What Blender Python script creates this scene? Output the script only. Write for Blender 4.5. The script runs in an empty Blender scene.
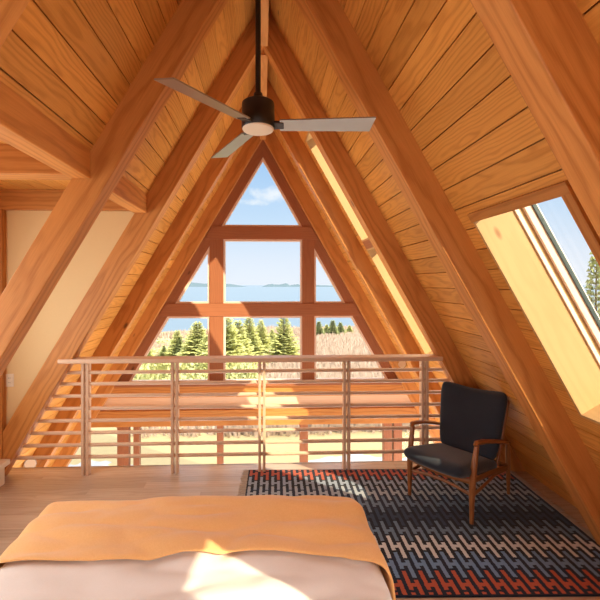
import bpy, bmesh, math, random
from mathutils import Vector, Matrix, noise as mnoise
random.seed(7)
C = bpy.context.scene.collection
PI = math.pi

# ------------------------------------------------------------------ dimensions (metres; x right, y towards the gable, z up)
ZA = 3.96                       # underside of the rafters where they meet
KR, KL = 1.765, 1.69            # roof slopes, right and left
DEPTH, THICK = .18, .14
NEAR = {-3: -2.4, -2: -1.2, -1: .24, 0: 1.20, 1: 2.46, 2: 3.64, 3: 4.82, 4: 6.0}
CAM_H = 1.75

def RY(i): return NEAR[i]            # near face of rafter i
def ang(side): return math.atan(KR if side > 0 else KL)
def RP(side, s, y, q):                     # point on the roof: s down the slope, q outwards
    a = ang(side)
    return Vector((side * (s * math.cos(a) + q * math.sin(a)), y, ZA - s * math.sin(a) + q * math.cos(a)))
def s_at_z(side, z, q): a = ang(side); return (ZA + q * math.cos(a) - z) / math.sin(a)
def roof_x(side, z, q=0): a = ang(side); return side * ((ZA - z) / math.tan(a) + q / math.sin(a))

# ------------------------------------------------------------------ materials
class NT:
    def __init__(self, name):
        self.m = bpy.data.materials.new(name); self.m.use_nodes = True
        self.t = self.m.node_tree; self.n = self.t.nodes; self.n.clear()
        self.out = self.n.new('ShaderNodeOutputMaterial')
    def add(self, kind, **kw):
        nd = self.n.new(kind)
        for k, v in kw.items(): setattr(nd, k, v)
        return nd
    def link(self, a, b): self.t.links.new(a, b)
    def put(self, sock, v):
        if hasattr(v, 'is_output'): self.link(v, sock)
        else: sock.default_value = v
    def math(self, op, a, b=None, c=None, clamp=False):
        nd = self.add('ShaderNodeMath', operation=op, use_clamp=clamp)
        self.put(nd.inputs[0], a)
        if b is not None: self.put(nd.inputs[1], b)
        if c is not None: self.put(nd.inputs[2], c)
        return nd.outputs[0]
    def vmul(self, v, s):
        nd = self.add('ShaderNodeVectorMath', operation='MULTIPLY'); self.link(v, nd.inputs[0]); nd.inputs[1].default_value = s
        return nd.outputs[0]
    def noise(self, v, scale=1, detail=2, rough=.5, dist=0):
        nd = self.add('ShaderNodeTexNoise'); self.link(v, nd.inputs['Vector'])
        nd.inputs['Scale'].default_value = scale; nd.inputs['Detail'].default_value = detail
        nd.inputs['Roughness'].default_value = rough; nd.inputs['Distortion'].default_value = dist
        return nd.outputs[0]
    def mix(self, f, a, b, mode='MIX'):
        nd = self.add('ShaderNodeMix', data_type='RGBA', blend_type=mode)
        self.put(nd.inputs['Factor'], f); self.put(nd.inputs['A'], a); self.put(nd.inputs['B'], b)
        return nd.outputs['Result']
    def ramp(self, f, stops, interp='LINEAR'):
        nd = self.add('ShaderNodeValToRGB'); cr = nd.color_ramp; cr.interpolation = interp
        while len(cr.elements) > 1: cr.elements.remove(cr.elements[-1])
        cr.elements[0].position = stops[0][0]; cr.elements[0].color = stops[0][1]
        for p, c in stops[1:]:
            e = cr.elements.new(p); e.color = c
        self.put(nd.inputs[0], f)
        return nd.outputs[0]
    def bsdf(self, color, rough=.5, spec=.5, normal=None, **kw):
        b = self.add('ShaderNodeBsdfPrincipled')
        self.put(b.inputs['Base Color'], color); self.put(b.inputs['Roughness'], rough)
        b.inputs['Specular IOR Level'].default_value = spec
        for k, v in kw.items(): self.put(b.inputs[k.replace('_', ' ')], v)
        if normal is not None: self.link(normal, b.inputs['Normal'])
        self.link(b.outputs[0], self.out.inputs[0])
        return b
    def bump(self, h, strength=.3, dist=.005):
        b = self.add('ShaderNodeBump'); self.link(h, b.inputs['Height'])
        b.inputs['Strength'].default_value = strength; b.inputs['Distance'].default_value = dist
        return b.outputs[0]

def c4(r, g, b): return (r, g, b, 1)

def wood(name, light, dark, rough=.5, freq=95, knots=True, grain=1.0, spec=.35, knot_col=(.09, .03, .012)):
    m = NT(name)
    at = m.add('ShaderNodeAttribute', attribute_name='gc').outputs['Vector']
    tone = m.add('ShaderNodeAttribute', attribute_name='tone').outputs['Fac']
    sp = m.add('ShaderNodeSeparateXYZ'); m.link(at, sp.inputs[0])
    slow = m.noise(m.vmul(at, (1.25, 5., 5.)), 1, 3, .5)
    r = m.math('SQRT', m.math('ADD', m.math('MULTIPLY', sp.outputs[1], sp.outputs[1]), m.math('MULTIPLY', sp.outputs[2], sp.outputs[2])))
    r = m.math('ADD', r, m.math('MULTIPLY', slow, .14))
    w = m.math('SINE', m.math('MULTIPLY', r, freq * 2 * PI / 2))
    w = m.math('MULTIPLY_ADD', w, .5, .5)
    w = m.math('POWER', w, 2.2)
    fib = m.noise(m.vmul(at, (5, 160, 160)), 1, 2, .6)
    patch = m.noise(m.vmul(at, (.9, 3, 3)), 1, 2, .5)
    f = m.math('ADD', m.math('MULTIPLY', w, .50 * grain), m.math('MULTIPLY', m.math('SUBTRACT', fib, .4), .9 * grain))
    f = m.math('ADD', f, m.math('MULTIPLY', m.math('SUBTRACT', patch, .5), .55), clamp=True)
    col = m.mix(f, c4(*light), c4(*dark))
    if knots:
        v = m.add('ShaderNodeTexVoronoi'); m.link(m.vmul(at, (1.8, 4.6, 4.6)), v.inputs['Vector']); v.inputs['Scale'].default_value = 1
        sc = m.add('ShaderNodeSeparateColor'); m.link(v.outputs['Color'], sc.inputs[0])
        gate = m.math('GREATER_THAN', sc.outputs[0], .45)
        k = m.add('ShaderNodeMapRange'); k.interpolation_type = 'SMOOTHSTEP'
        m.link(v.outputs['Distance'], k.inputs['Value'])
        k.inputs['From Min'].default_value = .035; k.inputs['From Max'].default_value = .11
        k.inputs['To Min'].default_value = .8; k.inputs['To Max'].default_value = 0
        col = m.mix(m.math('MULTIPLY', k.outputs[0], gate), col, c4(*knot_col))
    nd = m.add('ShaderNodeVectorMath', operation='SCALE'); m.link(col, nd.inputs[0]); m.link(tone, nd.inputs['Scale'])
    m.bsdf(nd.outputs[0], rough, spec, m.bump(fib, .12, .002))
    return m.m

def plain(name, col, rough=.6, spec=.4, nscale=None, namt=.12, bump=0, **kw):
    m = NT(name)
    co = m.add('ShaderNodeTexCoord').outputs['Object']
    c = c4(*col)
    if nscale:
        n = m.noise(co, nscale, 3, .6)
        c = m.mix(n, c4(*[x * (1 - namt) for x in col]), c4(*[min(1, x * (1 + namt)) for x in col]))
        nm = m.bump(n, bump, .003) if bump else None
        m.bsdf(c, rough, spec, nm, **kw)
    else: m.bsdf(c, rough, spec, **kw)
    return m.m

M = {}
M['ceiling'] = wood('ceiling fir boards', (.73, .345, .078), (.49, .195, .032), .42, 105, True, 1.05)
M['beam'] = wood('fir timber', (.63, .272, .070), (.38, .125, .022), .5, 50, True, .95)
M['frame'] = wood('red fir window frame', (.37, .142, .062), (.26, .085, .034), .5, 60, True, .6)
M['sash'] = wood('pale window stop', (.86, .68, .55), (.74, .54, .42), .5, 60, False, .5)
M['pine'] = wood('pale pine', (.57, .37, .165), (.48, .29, .115), .5, 50, True, .5, knot_col=(.3, .13, .05))
M['floor'] = wood('oak floor', (.57, .43, .31), (.42, .29, .195), .24, 70, False, .8, spec=.5)
M['rail'] = wood('railing fir', (.76, .55, .38), (.64, .41, .25), .38, 70, False, .5)
M['teak'] = wood('teak', (.34, .135, .04), (.20, .068, .018), .32, 90, False, .8, spec=.5)
M['drywall'] = plain('drywall', (.76, .57, .30), .9, .2, 60, .02, .05)
M['cream'] = plain('cream paint', (.82, .70, .52), .6)
M['white_plastic'] = plain('ivory plastic', (.78, .70, .56), .4)
M['black'] = plain('fan black metal', (.018, .014, .012), .38, .5)
M['blade'] = plain('fan blade grey', (.40, .38, .34), .30, .6, 8, .05, Metallic=.75)
M['diffuser'] = plain('opal diffuser', (.86, .76, .62), .35)
M['chrome'] = plain('brushed nickel', (.75, .74, .72), .22, .5, Metallic=1.0)
M['dark_trim'] = plain('dark weatherstrip', (.06, .08, .075), .4)

def fabric(name, col, col2, scale=700, rough=.95, sheen=.3, bump=.25):
    m = NT(name)
    co = m.add('ShaderNodeTexCoord').outputs['Object']
    a = m.noise(m.vmul(co, (1, .25, .25)), scale, 1); b = m.noise(m.vmul(co, (.25, 1, 1)), scale, 1)
    n = m.math('MULTIPLY', m.math('ADD', a, b), .5)
    big = m.noise(co, 3, 3)
    f = m.math('ADD', m.math('MULTIPLY', m.math('SUBTRACT', n, .5), 2.2), m.math('MULTIPLY', big, 1.0), clamp=True)
    m.bsdf(m.mix(f, c4(*col), c4(*col2)), rough, .15, m.bump(n, bump, .002), Sheen_Weight=sheen)
    return m.m
M['navy'] = fabric('charcoal navy upholstery', (.016, .022, .034), (.038, .046, .062), 900)
M['duvet'] = fabric('white cotton', (.80, .745, .69), (.84, .79, .74), 500, sheen=.1, bump=.1)
M['blanket'] = fabric('orange wool', (.84, .455, .16), (.93, .55, .23), 420, bump=.4)

def glass_mat():
    m = NT('window glass')
    tr = m.add('ShaderNodeBsdfTransparent'); tr.inputs[0].default_value = c4(.97, .985, .98)
    gl = m.add('ShaderNodeBsdfGlossy'); gl.inputs['Roughness'].default_value = 0
    lw = m.add('ShaderNodeFresnel'); lw.inputs[0].default_value = 1.14
    mx = m.add('ShaderNodeMixShader')
    m.link(lw.outputs[0], mx.inputs[0]); m.link(tr.outputs[0], mx.inputs[1]); m.link(gl.outputs[0], mx.inputs[2])
    m.link(mx.outputs[0], m.out.inputs[0])
    return m.m
M['glass'] = glass_mat()

def rug_mat(L, W, nb):
    """flat-woven rug: bands of interlocking H motifs on near-black; object coords x along the length, y across."""
    m = NT('woven rug')
    co = m.add('ShaderNodeTexCoord').outputs['Object']
    wob = m.noise(co, 90, 2)
    sp = m.add('ShaderNodeSeparateXYZ'); m.link(co, sp.inputs[0])
    x = m.math('ADD', sp.outputs[0], m.math('MULTIPLY', m.math('SUBTRACT', wob, .5), .012))
    y = m.math('ADD', sp.outputs[1], m.math('MULTIPLY', m.math('SUBTRACT', wob, .5), .012))
    P = .100
    hb = W / nb
    u = m.math('DIVIDE', m.math('ADD', x, 5), P)
    v = m.math('DIVIDE', m.math('ADD', y, W / 2), hb)           # 0 .. nb from the near edge to the far edge
    # each motif: left bar shifted up, right bar shifted down, joined by a short crossbar
    def layer(vv, shift_u):
        fu = m.math('FRACT', m.math('ADD', u, shift_u))
        fl = m.math('FLOOR', vv); fv = m.math('FRACT', vv)
        return fu, fl, fv
    fu = m.math('FRACT', u)
    lb = m.math('MULTIPLY', m.math('GREATER_THAN', fu, .06), m.math('LESS_THAN', fu, .31))
    rb = m.math('MULTIPLY', m.math('GREATER_THAN', fu, .56), m.math('LESS_THAN', fu, .81))
    vl = m.math('SUBTRACT', v, .22); vr = m.math('ADD', v, .22)
    fvl = m.math('FRACT', vl); fvr = m.math('FRACT', vr)
    gap = .05
    inl = m.math('MULTIPLY', m.math('GREATER_THAN', fvl, gap), m.math('LESS_THAN', fvl, 1 - gap))
    inr = m.math('MULTIPLY', m.math('GREATER_THAN', fvr, gap), m.math('LESS_THAN', fvr, 1 - gap))
    fv = m.math('FRACT', v)
    cross = m.math('MULTIPLY', m.math('MULTIPLY', m.math('GREATER_THAN', fv, .42), m.math('LESS_THAN', fv, .58)),
                   m.math('MULTIPLY', m.math('GREATER_THAN', fu, .06), m.math('LESS_THAN', fu, .81)))
    mask_l = m.math('MULTIPLY', lb, inl); mask_r = m.math('MULTIPLY', rb, inr)
    mask = m.math('MAXIMUM', m.math('MAXIMUM', mask_l, mask_r), cross)
    # band index follows the bar the point is on
    vv = m.math('ADD', m.math('ADD', m.math('MULTIPLY', mask_l, vl), m.math('MULTIPLY', mask_r, vr)),
                m.math('MULTIPLY', m.math('SUBTRACT', 1, m.math('MAXIMUM', mask_l, mask_r)), v))
    idx = m.math('DIVIDE', m.math('ADD', m.math('FLOOR', vv), .5), nb)
    red, blue, white = (.48, .105, .055), (.17, .28, .46), (.64, .64, .63)
    slate, dim, grey = (.15, .22, .30), (.034, .054, .095), (.39, .44, .48)
    bands = [red, blue, white, slate, dim, slate, grey, (.30, .36, .44), red]
    bands = bands[:nb] if len(bands) >= nb else bands + [red] * (nb - len(bands))
    fg = m.ramp(idx, [(max(0, (i + .0) / nb), c4(*bands[i])) for i in range(nb)], 'CONSTANT')
    bidx = m.math('DIVIDE', m.math('ADD', m.math('FLOOR', v), .5), nb)
    dk = [(.014, .020, .038), (.010, .019, .040), (.008, .010, .015), (.009, .015, .026), (.007, .012, .024)]
    bg = m.ramp(bidx, [(i / nb, c4(*dk[i % 5])) for i in range(nb)], 'CONSTANT')
    edge = m.math('LESS_THAN', m.math('ABSOLUTE', sp.outputs[1]), W / 2 - .012)
    col = m.mix(m.math('MULTIPLY', mask, edge), bg, fg)
    weave = m.noise(m.vmul(co, (1, .3, 1)), 520, 2)
    col = m.mix(.35, col, m.mix(1, col, m.mix(weave, c4(.3, .3, .3), c4(1.6, 1.6, 1.6)), 'MULTIPLY'))
    m.bsdf(col, .95, .1, m.bump(weave, .4, .003), Sheen_Weight=.15)
    return m.m

# ------------------------------------------------------------------ mesh builder
class MB:
    def __init__(self): self.v, self.f, self.g, self.t, self.sm, self.mi = [], [], [], [], [], []
    def raw(self, vs, fs, axis=None, tone=None, smooth=False, off=None, mi=0):
        vs = [Vector(p) for p in vs]
        ax = Vector(axis).normalized() if axis is not None else Vector((1, 0, 0))
        up = Vector((0, 0, 1)) if abs(ax.z) < .9 else Vector((0, 1, 0))
        b = ax.cross(up).normalized(); c = ax.cross(b)
        cen = sum(vs, Vector()) / len(vs)
        if off is None: off = Vector((random.uniform(-40, 40), random.uniform(-.14, .14), random.uniform(-.16, .16)))
        tone = random.uniform(.9, 1.1) if tone is None else tone
        k = len(self.v)
        for p in vs:
            d = p - cen
            self.v.append(p); self.g.append(Vector((d.dot(ax), d.dot(b), d.dot(c))) + off); self.t.append(tone)
        for f in fs: self.f.append([k + i for i in f]); self.sm.append(smooth); self.mi.append(mi)
    def hexa(self, p, axis=None, **kw):
        self.raw(p, [(0, 3, 2, 1), (4, 5, 6, 7), (0, 1, 5, 4), (1, 2, 6, 5), (2, 3, 7, 6), (3, 0, 4, 7)], axis, **kw)
    def box(self, x0, x1, y0, y1, z0, z1, axis=None, **kw):
        if axis is None:
            d = (x1 - x0, y1 - y0, z1 - z0); axis = [(1, 0, 0), (0, 1, 0), (0, 0, 1)][d.index(max(d))]
        self.hexa([(x0, y0, z0), (x1, y0, z0), (x1, y1, z0), (x0, y1, z0), (x0, y0, z1), (x1, y0, z1), (x1, y1, z1), (x0, y1, z1)], axis, **kw)
    def roofbox(self, side, s0, s1, y0, y1, q0, q1, axis='s', **kw):
        P = lambda s, y, q: RP(side, s, y, q)
        a = P(1, 0, 0) - P(0, 0, 0) if axis == 's' else Vector((0, 1, 0))
        self.hexa([P(s0, y0, q0), P(s1, y0, q0), P(s1, y1, q0), P(s0, y1, q0), P(s0, y0, q1), P(s1, y0, q1), P(s1, y1, q1), P(s0, y1, q1)], a, **kw)
    def prism(self, poly, y0, y1, axis=(1, 0, 0), **kw):           # polygon in x,z extruded along y
        n = len(poly)
        vs = [(x, y0, z) for x, z in poly] + [(x, y1, z) for x, z in poly]
        fs = [tuple(range(n))[::-1], tuple(range(n, 2 * n))] + [(i, (i + 1) % n, n + (i + 1) % n, n + i) for i in range(n)]
        self.raw(vs, fs, axis, **kw)
    def tube(self, path, rad, seg=12, axis=None, flat=1.0, up=None, **kw):
        """round bar through the points of path, a radius (or (rx, ry)) per point"""
        path = [Vector(p) for p in path]; n = len(path)
        rad = rad if isinstance(rad, (list, tuple)) else [rad] * n
        vs, fs = [], []
        for i, p in enumerate(path):
            d = (path[min(i + 1, n - 1)] - path[max(i - 1, 0)]).normalized()
            u = Vector(up) if up else (Vector((0, 0, 1)) if abs(d.z) < .9 else Vector((0, 1, 0)))
            b = d.cross(u).normalized(); c = b.cross(d).normalized()
            r = rad[i]; rx, ry = r if isinstance(r, (list, tuple)) else (r, r * flat)
            for j in range(seg):
                a = 2 * PI * j / seg
                vs.append(p + b * (rx * math.cos(a)) + c * (ry * math.sin(a)))
        for i in range(n - 1):
            for j in range(seg):
                fs.append((i * seg + j, i * seg + (j + 1) % seg, (i + 1) * seg + (j + 1) % seg, (i + 1) * seg + j))
        fs.append(tuple(range(seg))[::-1]); fs.append(tuple(range((n - 1) * seg, n * seg)))
        kw.setdefault('smooth', True)
        self.raw(vs, fs, axis or (path[-1] - path[0]), **kw)
    def lathe(self, prof, cen=(0, 0, 0), seg=32, axis=None, **kw):  # profile (r, z)
        cen = Vector(cen); vs, fs = [], []
        for r, z in prof:
            for j in range(seg):
                a = 2 * PI * j / seg
                vs.append(cen + Vector((r * math.cos(a), r * math.sin(a), z)))
        for i in range(len(prof) - 1):
            for j in range(seg):
                fs.append((i * seg + j, i * seg + (j + 1) % seg, (i + 1) * seg + (j + 1) % seg, (i + 1) * seg + j))
        fs.append(tuple(range(seg))[::-1]); fs.append(tuple(range((len(prof) - 1) * seg, len(prof) * seg)))
        kw.setdefault('smooth', True)
        self.raw(vs, fs, (0, 0, 1), **kw)
    def build(self, name, mat, parent=None, bevel=0, seg=2, mats=None, subsurf=0, loc=None, fix=True, auto=True):
        me = bpy.data.meshes.new(name)
        org = Vector(loc) if loc is not None else Vector()
        me.from_pydata([p - org for p in self.v], [], self.f); me.update()
        a = me.attributes.new('gc', 'FLOAT_VECTOR', 'POINT'); a.data.foreach_set('vector', [x for g in self.g for x in g])
        a = me.attributes.new('tone', 'FLOAT', 'POINT'); a.data.foreach_set('value', self.t)
        me.polygons.foreach_set('use_smooth', self.sm)
        me.polygons.foreach_set('material_index', self.mi)
        if fix:
            bm = bmesh.new(); bm.from_mesh(me); bmesh.ops.recalc_face_normals(bm, faces=bm.faces); bm.to_mesh(me); bm.free()
        if any(self.sm) and auto:
            me.set_sharp_from_angle(angle=math.radians(40))
        for x in (mats or [mat]): me.materials.append(x)
        o = bpy.data.objects.new(name, me); C.objects.link(o); o.location = org
        if parent: o.parent = parent
        if bevel:
            b = o.modifiers.new('bevel', 'BEVEL'); b.width = bevel; b.segments = seg; b.limit_method = 'ANGLE'; b.angle_limit = math.radians(40)
        if subsurf:
            s = o.modifiers.new('sub', 'SUBSURF'); s.levels = s.render_levels = subsurf
        return o

def tag(o, label=None, cat=None, group=None, kind=None):
    for k, v in (('label', label), ('category', cat), ('group', group), ('kind', kind)):
        if v: o[k] = v
    return o
def empty(name, loc=(0, 0, 0), rz=0):
    o = bpy.data.objects.new(name, None); o.empty_display_size = .1; o.location = loc; o.rotation_euler = (0, 0, rz); C.objects.link(o); return o
def struct(o, label=None): return tag(o, label, kind='structure')
def copy_tree(o, parent=None):
    c = o.copy(); C.objects.link(c); c.parent = parent
    for ch in o.children: copy_tree(ch, c)
    return c

# ------------------------------------------------------------------ roof: openings, boards, rafters
SK_S = (2.21, 3.54)
OPEN = {-3: [], -2: [(2.30, 3.515, -.55, .17)], 0: [SK_S + (1.60, 2.315)],
        2: [(.72, 2.05, 3.80, 4.68), (2.19, 3.60, 3.80, 4.68)]}
YREAR, YGABLE = RY(-3) - .1, 6.16
S_BOT = {1: s_at_z(1, -2.7, DEPTH), -1: s_at_z(-1, -2.7, DEPTH)}
S_HEAD = s_at_z(-1, 2.55, DEPTH)
DORMER_Y = (RY(-2), RY(2) + THICK)

def cut(rects, hole):
    out = []
    for s0, s1, y0, y1 in rects:
        a, b, c, d = hole
        if b <= s0 or a >= s1 or d <= y0 or c >= y1: out.append((s0, s1, y0, y1)); continue
        if a > s0: out.append((s0, a, y0, y1))
        if b < s1: out.append((b, s1, y0, y1))
        m0, m1 = max(a, s0), min(b, s1)
        if c > y0: out.append((m0, m1, y0, c))
        if d < y1: out.append((m0, m1, d, y1))
    return [r for r in out if r[1] - r[0] > .004 and r[3] - r[2] > .004]

BW = .142
for side, nm in ((1, 'right'), (-1, 'left')):
    mb = MB()
    bays = [(i, RY(i) + THICK, RY(i + 1)) for i in range(-3, 4)] + [(4, RY(4) + THICK, YGABLE)]
    for i, y0, y1 in bays:
        dorm = side < 0 and i < 2 and i >= -2
        smax = S_HEAD if dorm else S_BOT[side]
        holes = OPEN.get(i, []) if side > 0 else []
        s = .02 - DEPTH * math.tan(ang(side))
        while s < smax - .03:
            e = min(s + BW - .007, smax)
            rects = [(s, e, y0 - .01, y1 + .01)]
            for h in holes: rects = cut(rects, (h[0] - .021, h[1] + .021, h[2] - .021, h[3] + .021))
            off = Vector((random.uniform(-40, 40), random.uniform(-.12, .12), random.uniform(-.10, .10))); tn = random.uniform(.88, 1.10)
            for r in rects:
                k = len(mb.v)
                mb.roofbox(side, r[0], r[1], r[2], r[3], DEPTH, DEPTH + .020, axis='y', tone=tn, off=off)
            s += BW
    # solid decking behind the boards, continuous over the rafters
    for ya, yb, smax in ([(YREAR, YGABLE + .1, S_BOT[1])] if side > 0 else [(YREAR, RY(-2), S_BOT[-1]), (RY(-2), RY(2) + THICK, S_HEAD + .01), (RY(2) + THICK, YGABLE + .1, S_BOT[-1])]):
        rects = [(-.42, smax, ya, yb)]
        if side > 0:
            for hs in OPEN.values():
                for h in hs: rects = cut(rects, (h[0] - (.07 if h[0] > 2.2 and h[3] < 3 else .02), h[1] + .02, h[2] - .02, h[3] + .02))
        for r in rects: mb.roofbox(side, r[0], r[1], r[2], r[3], DEPTH + .0205, DEPTH + .12, tone=.55)
    struct(mb.build('ceiling' if side > 0 else 'ceiling.001', M['ceiling']), 'sloping %s ceiling of varnished fir boards' % nm)

def rafter(side, i, label):
    mb = MB(); y0, y1 = RY(i), RY(i) + THICK
    a = ang(side); s1 = s_at_z(side, -2.65, 0)
    P = lambda s, y, q: RP(side, s, y, q)
    q1 = DEPTH + .012
    sa, sb = -0 * math.tan(a), -q1 * math.tan(a)
    mb.hexa([P(0, y0, 0), P(s1, y0, 0), P(s1, y1, 0), P(0, y1, 0), P(sb, y0, q1), P(s1, y0, q1), P(s1, y1, q1), P(sb, y1, q1)], P(1, 0, 0) - P(0, 0, 0),
            tone=random.uniform(.95, 1.05), off=Vector((random.uniform(-30, 30), random.choice((-.13, .13)), .05)))
    return struct(mb.build('rafter_beam', M['beam'], bevel=.005), label)
names = {4: 'against the gable window frame', 3: 'second from the gable', 2: 'meeting the end of the railing', 1: 'nearest whole beam in front of the railing', 0: 'cut off by the top corner'}
for i in range(-3, 5):
    for side in (1, -1):
        rafter(side, i, ('right' if side > 0 else 'left') + ' sloping fir rafter ' + names.get(i, 'behind the camera'))
mb = MB()
for i in range(-3, 4): mb.box(-.045, .045, RY(i) + THICK, RY(i + 1), ZA - .05, ZA + .3, axis=(0, 1, 0), tone=1)
struct(mb.build('ridge_beam', M['beam'], bevel=.004), 'ridge board between the rafter tops')

# ------------------------------------------------------------------ skylights
def skylight(n, s0, s1, y0, y1, label, top=.02, bot=.02, ny=.02, fy=.02, q1=.42, casing=True, flare=.08):
    w = empty('window_%d' % n, RP(1, (s0 + s1) / 2, (y0 + y1) / 2, DEPTH)); struct(w, label)
    org = w.location.copy()
    def put(mb, name, mat, **kw):
        o = mb.build(name, mat, loc=org, **kw); o.parent = w; o.location = (0, 0, 0); return o
    t = .02
    mb = MB()
    mb.roofbox(1, s0 - t, s1 + t, y1, y1 + t, DEPTH - .001, q1, tone=1)
    mb.roofbox(1, s0 - t, s1 + t, y0 - t, y0, DEPTH - .001, q1, tone=1)
    f = flare
    P = lambda s, y, q: RP(1, s, y, q)
    mb.hexa([P(s0 - t, y0, DEPTH - .001), P(s0, y0, DEPTH - .001), P(s0, y1, DEPTH - .001), P(s0 - t, y1, DEPTH - .001), P(s0 - t - f, y0, q1), P(s0 - f, y0, q1), P(s0 - f, y1, q1), P(s0 - t - f, y1, q1)], (0, 1, 0), tone=1)
    if f:
        for ya in (y0 - t, y1): mb.hexa([P(s0 - t, ya, DEPTH), P(s0, ya, DEPTH), P(s0, ya + t, DEPTH), P(s0 - t, ya + t, DEPTH), P(s0 - t - f, ya, q1), P(s0, ya, q1), P(s0, ya + t, q1), P(s0 - t - f, ya + t, q1)], P(1, 0, 0) - P(0, 0, 0), tone=1)
    s0 = s0 - f
    mb.roofbox(1, s1, s1 + t, y0, y1, DEPTH - .001, q1, axis='y', tone=1)
    put(mb, 'reveal', M['pine'])
    mb = MB()
    def ring(mb, q0, q2, a0, a1, ot=.03, **kw):
        mb.roofbox(1, s0 - ot, s1 + ot, y1 - a1, y1 + ot, q0, q2, **kw); mb.roofbox(1, s0 - ot, s1 + ot, y0 - ot, y0 + a0, q0, q2, **kw)
        mb.roofbox(1, s0 - ot, s0 + top, y0 + a0, y1 - a1, q0, q2, axis='y', **kw); mb.roofbox(1, s1 - bot, s1 + ot, y0 + a0, y1 - a1, q0, q2, axis='y', **kw)
    ring(mb, q1, q1 + .022, .010, .010, tone=1.1)
    put(mb, 'frame', M['sash'])
    mb = MB(); ring(mb, q1 + .022, q1 + .05, .004, .004, tone=.8)
    put(mb, 'sash_channel', M['pine'])
    mb = MB(); ring(mb, q1 + .05, q1 + .13, ny, fy, tone=1.05)
    put(mb, 'sash', M['sash'], bevel=.003)
    mb = MB()
    mb.roofbox(1, s0 + top, s1 - bot, y1 - fy - .008, y1 - fy + .001, q1 + .095, q1 + .118); mb.roofbox(1, s0 + top, s1 - bot, y0 + ny, y0 + ny + .006, q1 + .095, q1 + .118)
    put(mb, 'gasket', M['dark_trim'])
    mb = MB(); mb.roofbox(1, s0 + top - .01, s1 - bot + .01, y0 + ny - .01, y1 - fy + .01, q1 + .105, q1 + .111)
    put(mb, 'pane', M['glass'])
    if casing:
        mb = MB(); c = .05
        s0 += flare
        mb.roofbox(1, s0 - c, s0 + .006, y0 - c, y1, DEPTH - .022, DEPTH, axis='y', tone=.8)
        mb.roofbox(1, s0, s1, y0 - c, y0 + .004, DEPTH - .022, DEPTH, tone=.8)
        put(mb, 'casing', M['beam'], bevel=.003)
    return w
skylight(8, *OPEN[0][0], 'big roof window between the two nearest rafters above the armchair', ny=.13)
skylight(9, *OPEN[2][0], 'upper roof window in the narrow bay near the gable', casing=False, flare=0)
skylight(10, *OPEN[2][1], 'lower roof window in the narrow bay near the gable', casing=False, flare=0)
skylight(11, *OPEN[-2][0], 'roof window behind the camera shining on the bed')
mb = MB(); mb.roofbox(1, 2.07, 2.17, 3.80, 4.68, DEPTH - .005, .42, axis='y'); struct(mb.build('trim_1', M['frame']), 'short red block between the two stacked roof windows')

# ------------------------------------------------------------------ floor, dormer, rear
FLOOR_END = 3.90
mb = MB(); y = YREAR; row = 0
while y < FLOOR_END - .001:
    e = min(y + .092, FLOOR_END); x = -2.62 - random.random() * 1.5
    while x < 2.6:
        L = random.uniform(1.1, 2.2); x2 = min(x + L, 2.6); xa = max(x, -2.62)
        if x2 > xa: mb.box(xa, x2 - .0012, y + .0006, e - .0006, -.02, 0, axis=(1, 0, 0), tone=random.uniform(.88, 1.1))
        x = x2 if x2 < 2.6 else 9
    y = e
mb.box(-2.62, 2.6, YREAR, FLOOR_END - .01, -.24, -.021, tone=.5)
mb.box(-2.62, 2.6, FLOOR_END - .01, FLOOR_END + .012, -.24, .0, tone=.95)
struct(mb.build('floor', M['floor']), 'loft floor of narrow oak boards')

XW = -2.45                         # outer wall of the dormer
mb = MB(); A = [(roof_x(-1, 2.6, .12), 2.6), (XW - .1, 2.6), (XW - .1, 0), (roof_x(-1, 0, .12), 0)]
mb.prism(A, 3.69, 3.79)
struct(mb.build('wall_back', M['drywall']), 'cream plastered end wall of the dormer')
mb = MB()
mb.box(XW - .1, XW, DORMER_Y[0], 3.69, 0, .75); mb.box(XW - .1, XW, DORMER_Y[0], 3.69, 2.15, 2.6)
mb.box(XW - .1, XW, 3.25, 3.69, .75, 2.15); mb.box(XW - .1, XW, DORMER_Y[0], -.7, .75, 2.15)
mb.box(XW - .1, -1.2, DORMER_Y[0] - .1, DORMER_Y[0], 0, 2.6)
struct(mb.build('wall_left', M['drywall']), 'plastered outer wall of the dormer')
mb = MB(); x = XW - .1
while x < -1.12:
    mb.box(x, min(x + .137, -1.1), DORMER_Y[0], 3.69, 2.59, 2.61, axis=(0, 1, 0)); x += .142
mb.box(XW - .15, -1.10, DORMER_Y[0] - .1, 3.8, 2.615, 2.75, tone=.3)
struct(mb.build('ceiling.002', M['ceiling']), 'flat boarded ceiling of the dormer')
for i in (-1, 0, 1, 2):
    mb = MB(); mb.box(XW, -1.08, RY(i), RY(i) + (THICK if i < 2 else .05), 2.41, 2.59, tone=.92)
    struct(mb.build('ceiling_joist', M['beam'], bevel=.005), 'fir joist under the dormer ceiling')
for i in (-2, -1, 0, 1):
    mb = MB(); mb.box(-1.16, -1.04, RY(i) + THICK, RY(i + 1), 2.385, 2.60, axis=(0, 1, 0), tone=1.08)
    struct(mb.build('header_beam', M['beam'], bevel=.006), 'fir header between rafters at the dormer opening')
mb = MB(); mb.box(XW, -2.305, 3.63, 3.69, .21, 2.41, tone=.9)
struct(mb.build('trim_2', M['beam']), 'fir corner trim on the dormer wall')
mb = MB(); mb.box(XW, -2.26, .2, 3.60, 0, .165); mb.box(XW, -2.225, .2, 3.62, .165, .21)
struct(mb.build('baseboard_left', M['cream'], bevel=.006), 'low cream boxed ledge along the dormer wall')
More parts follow.
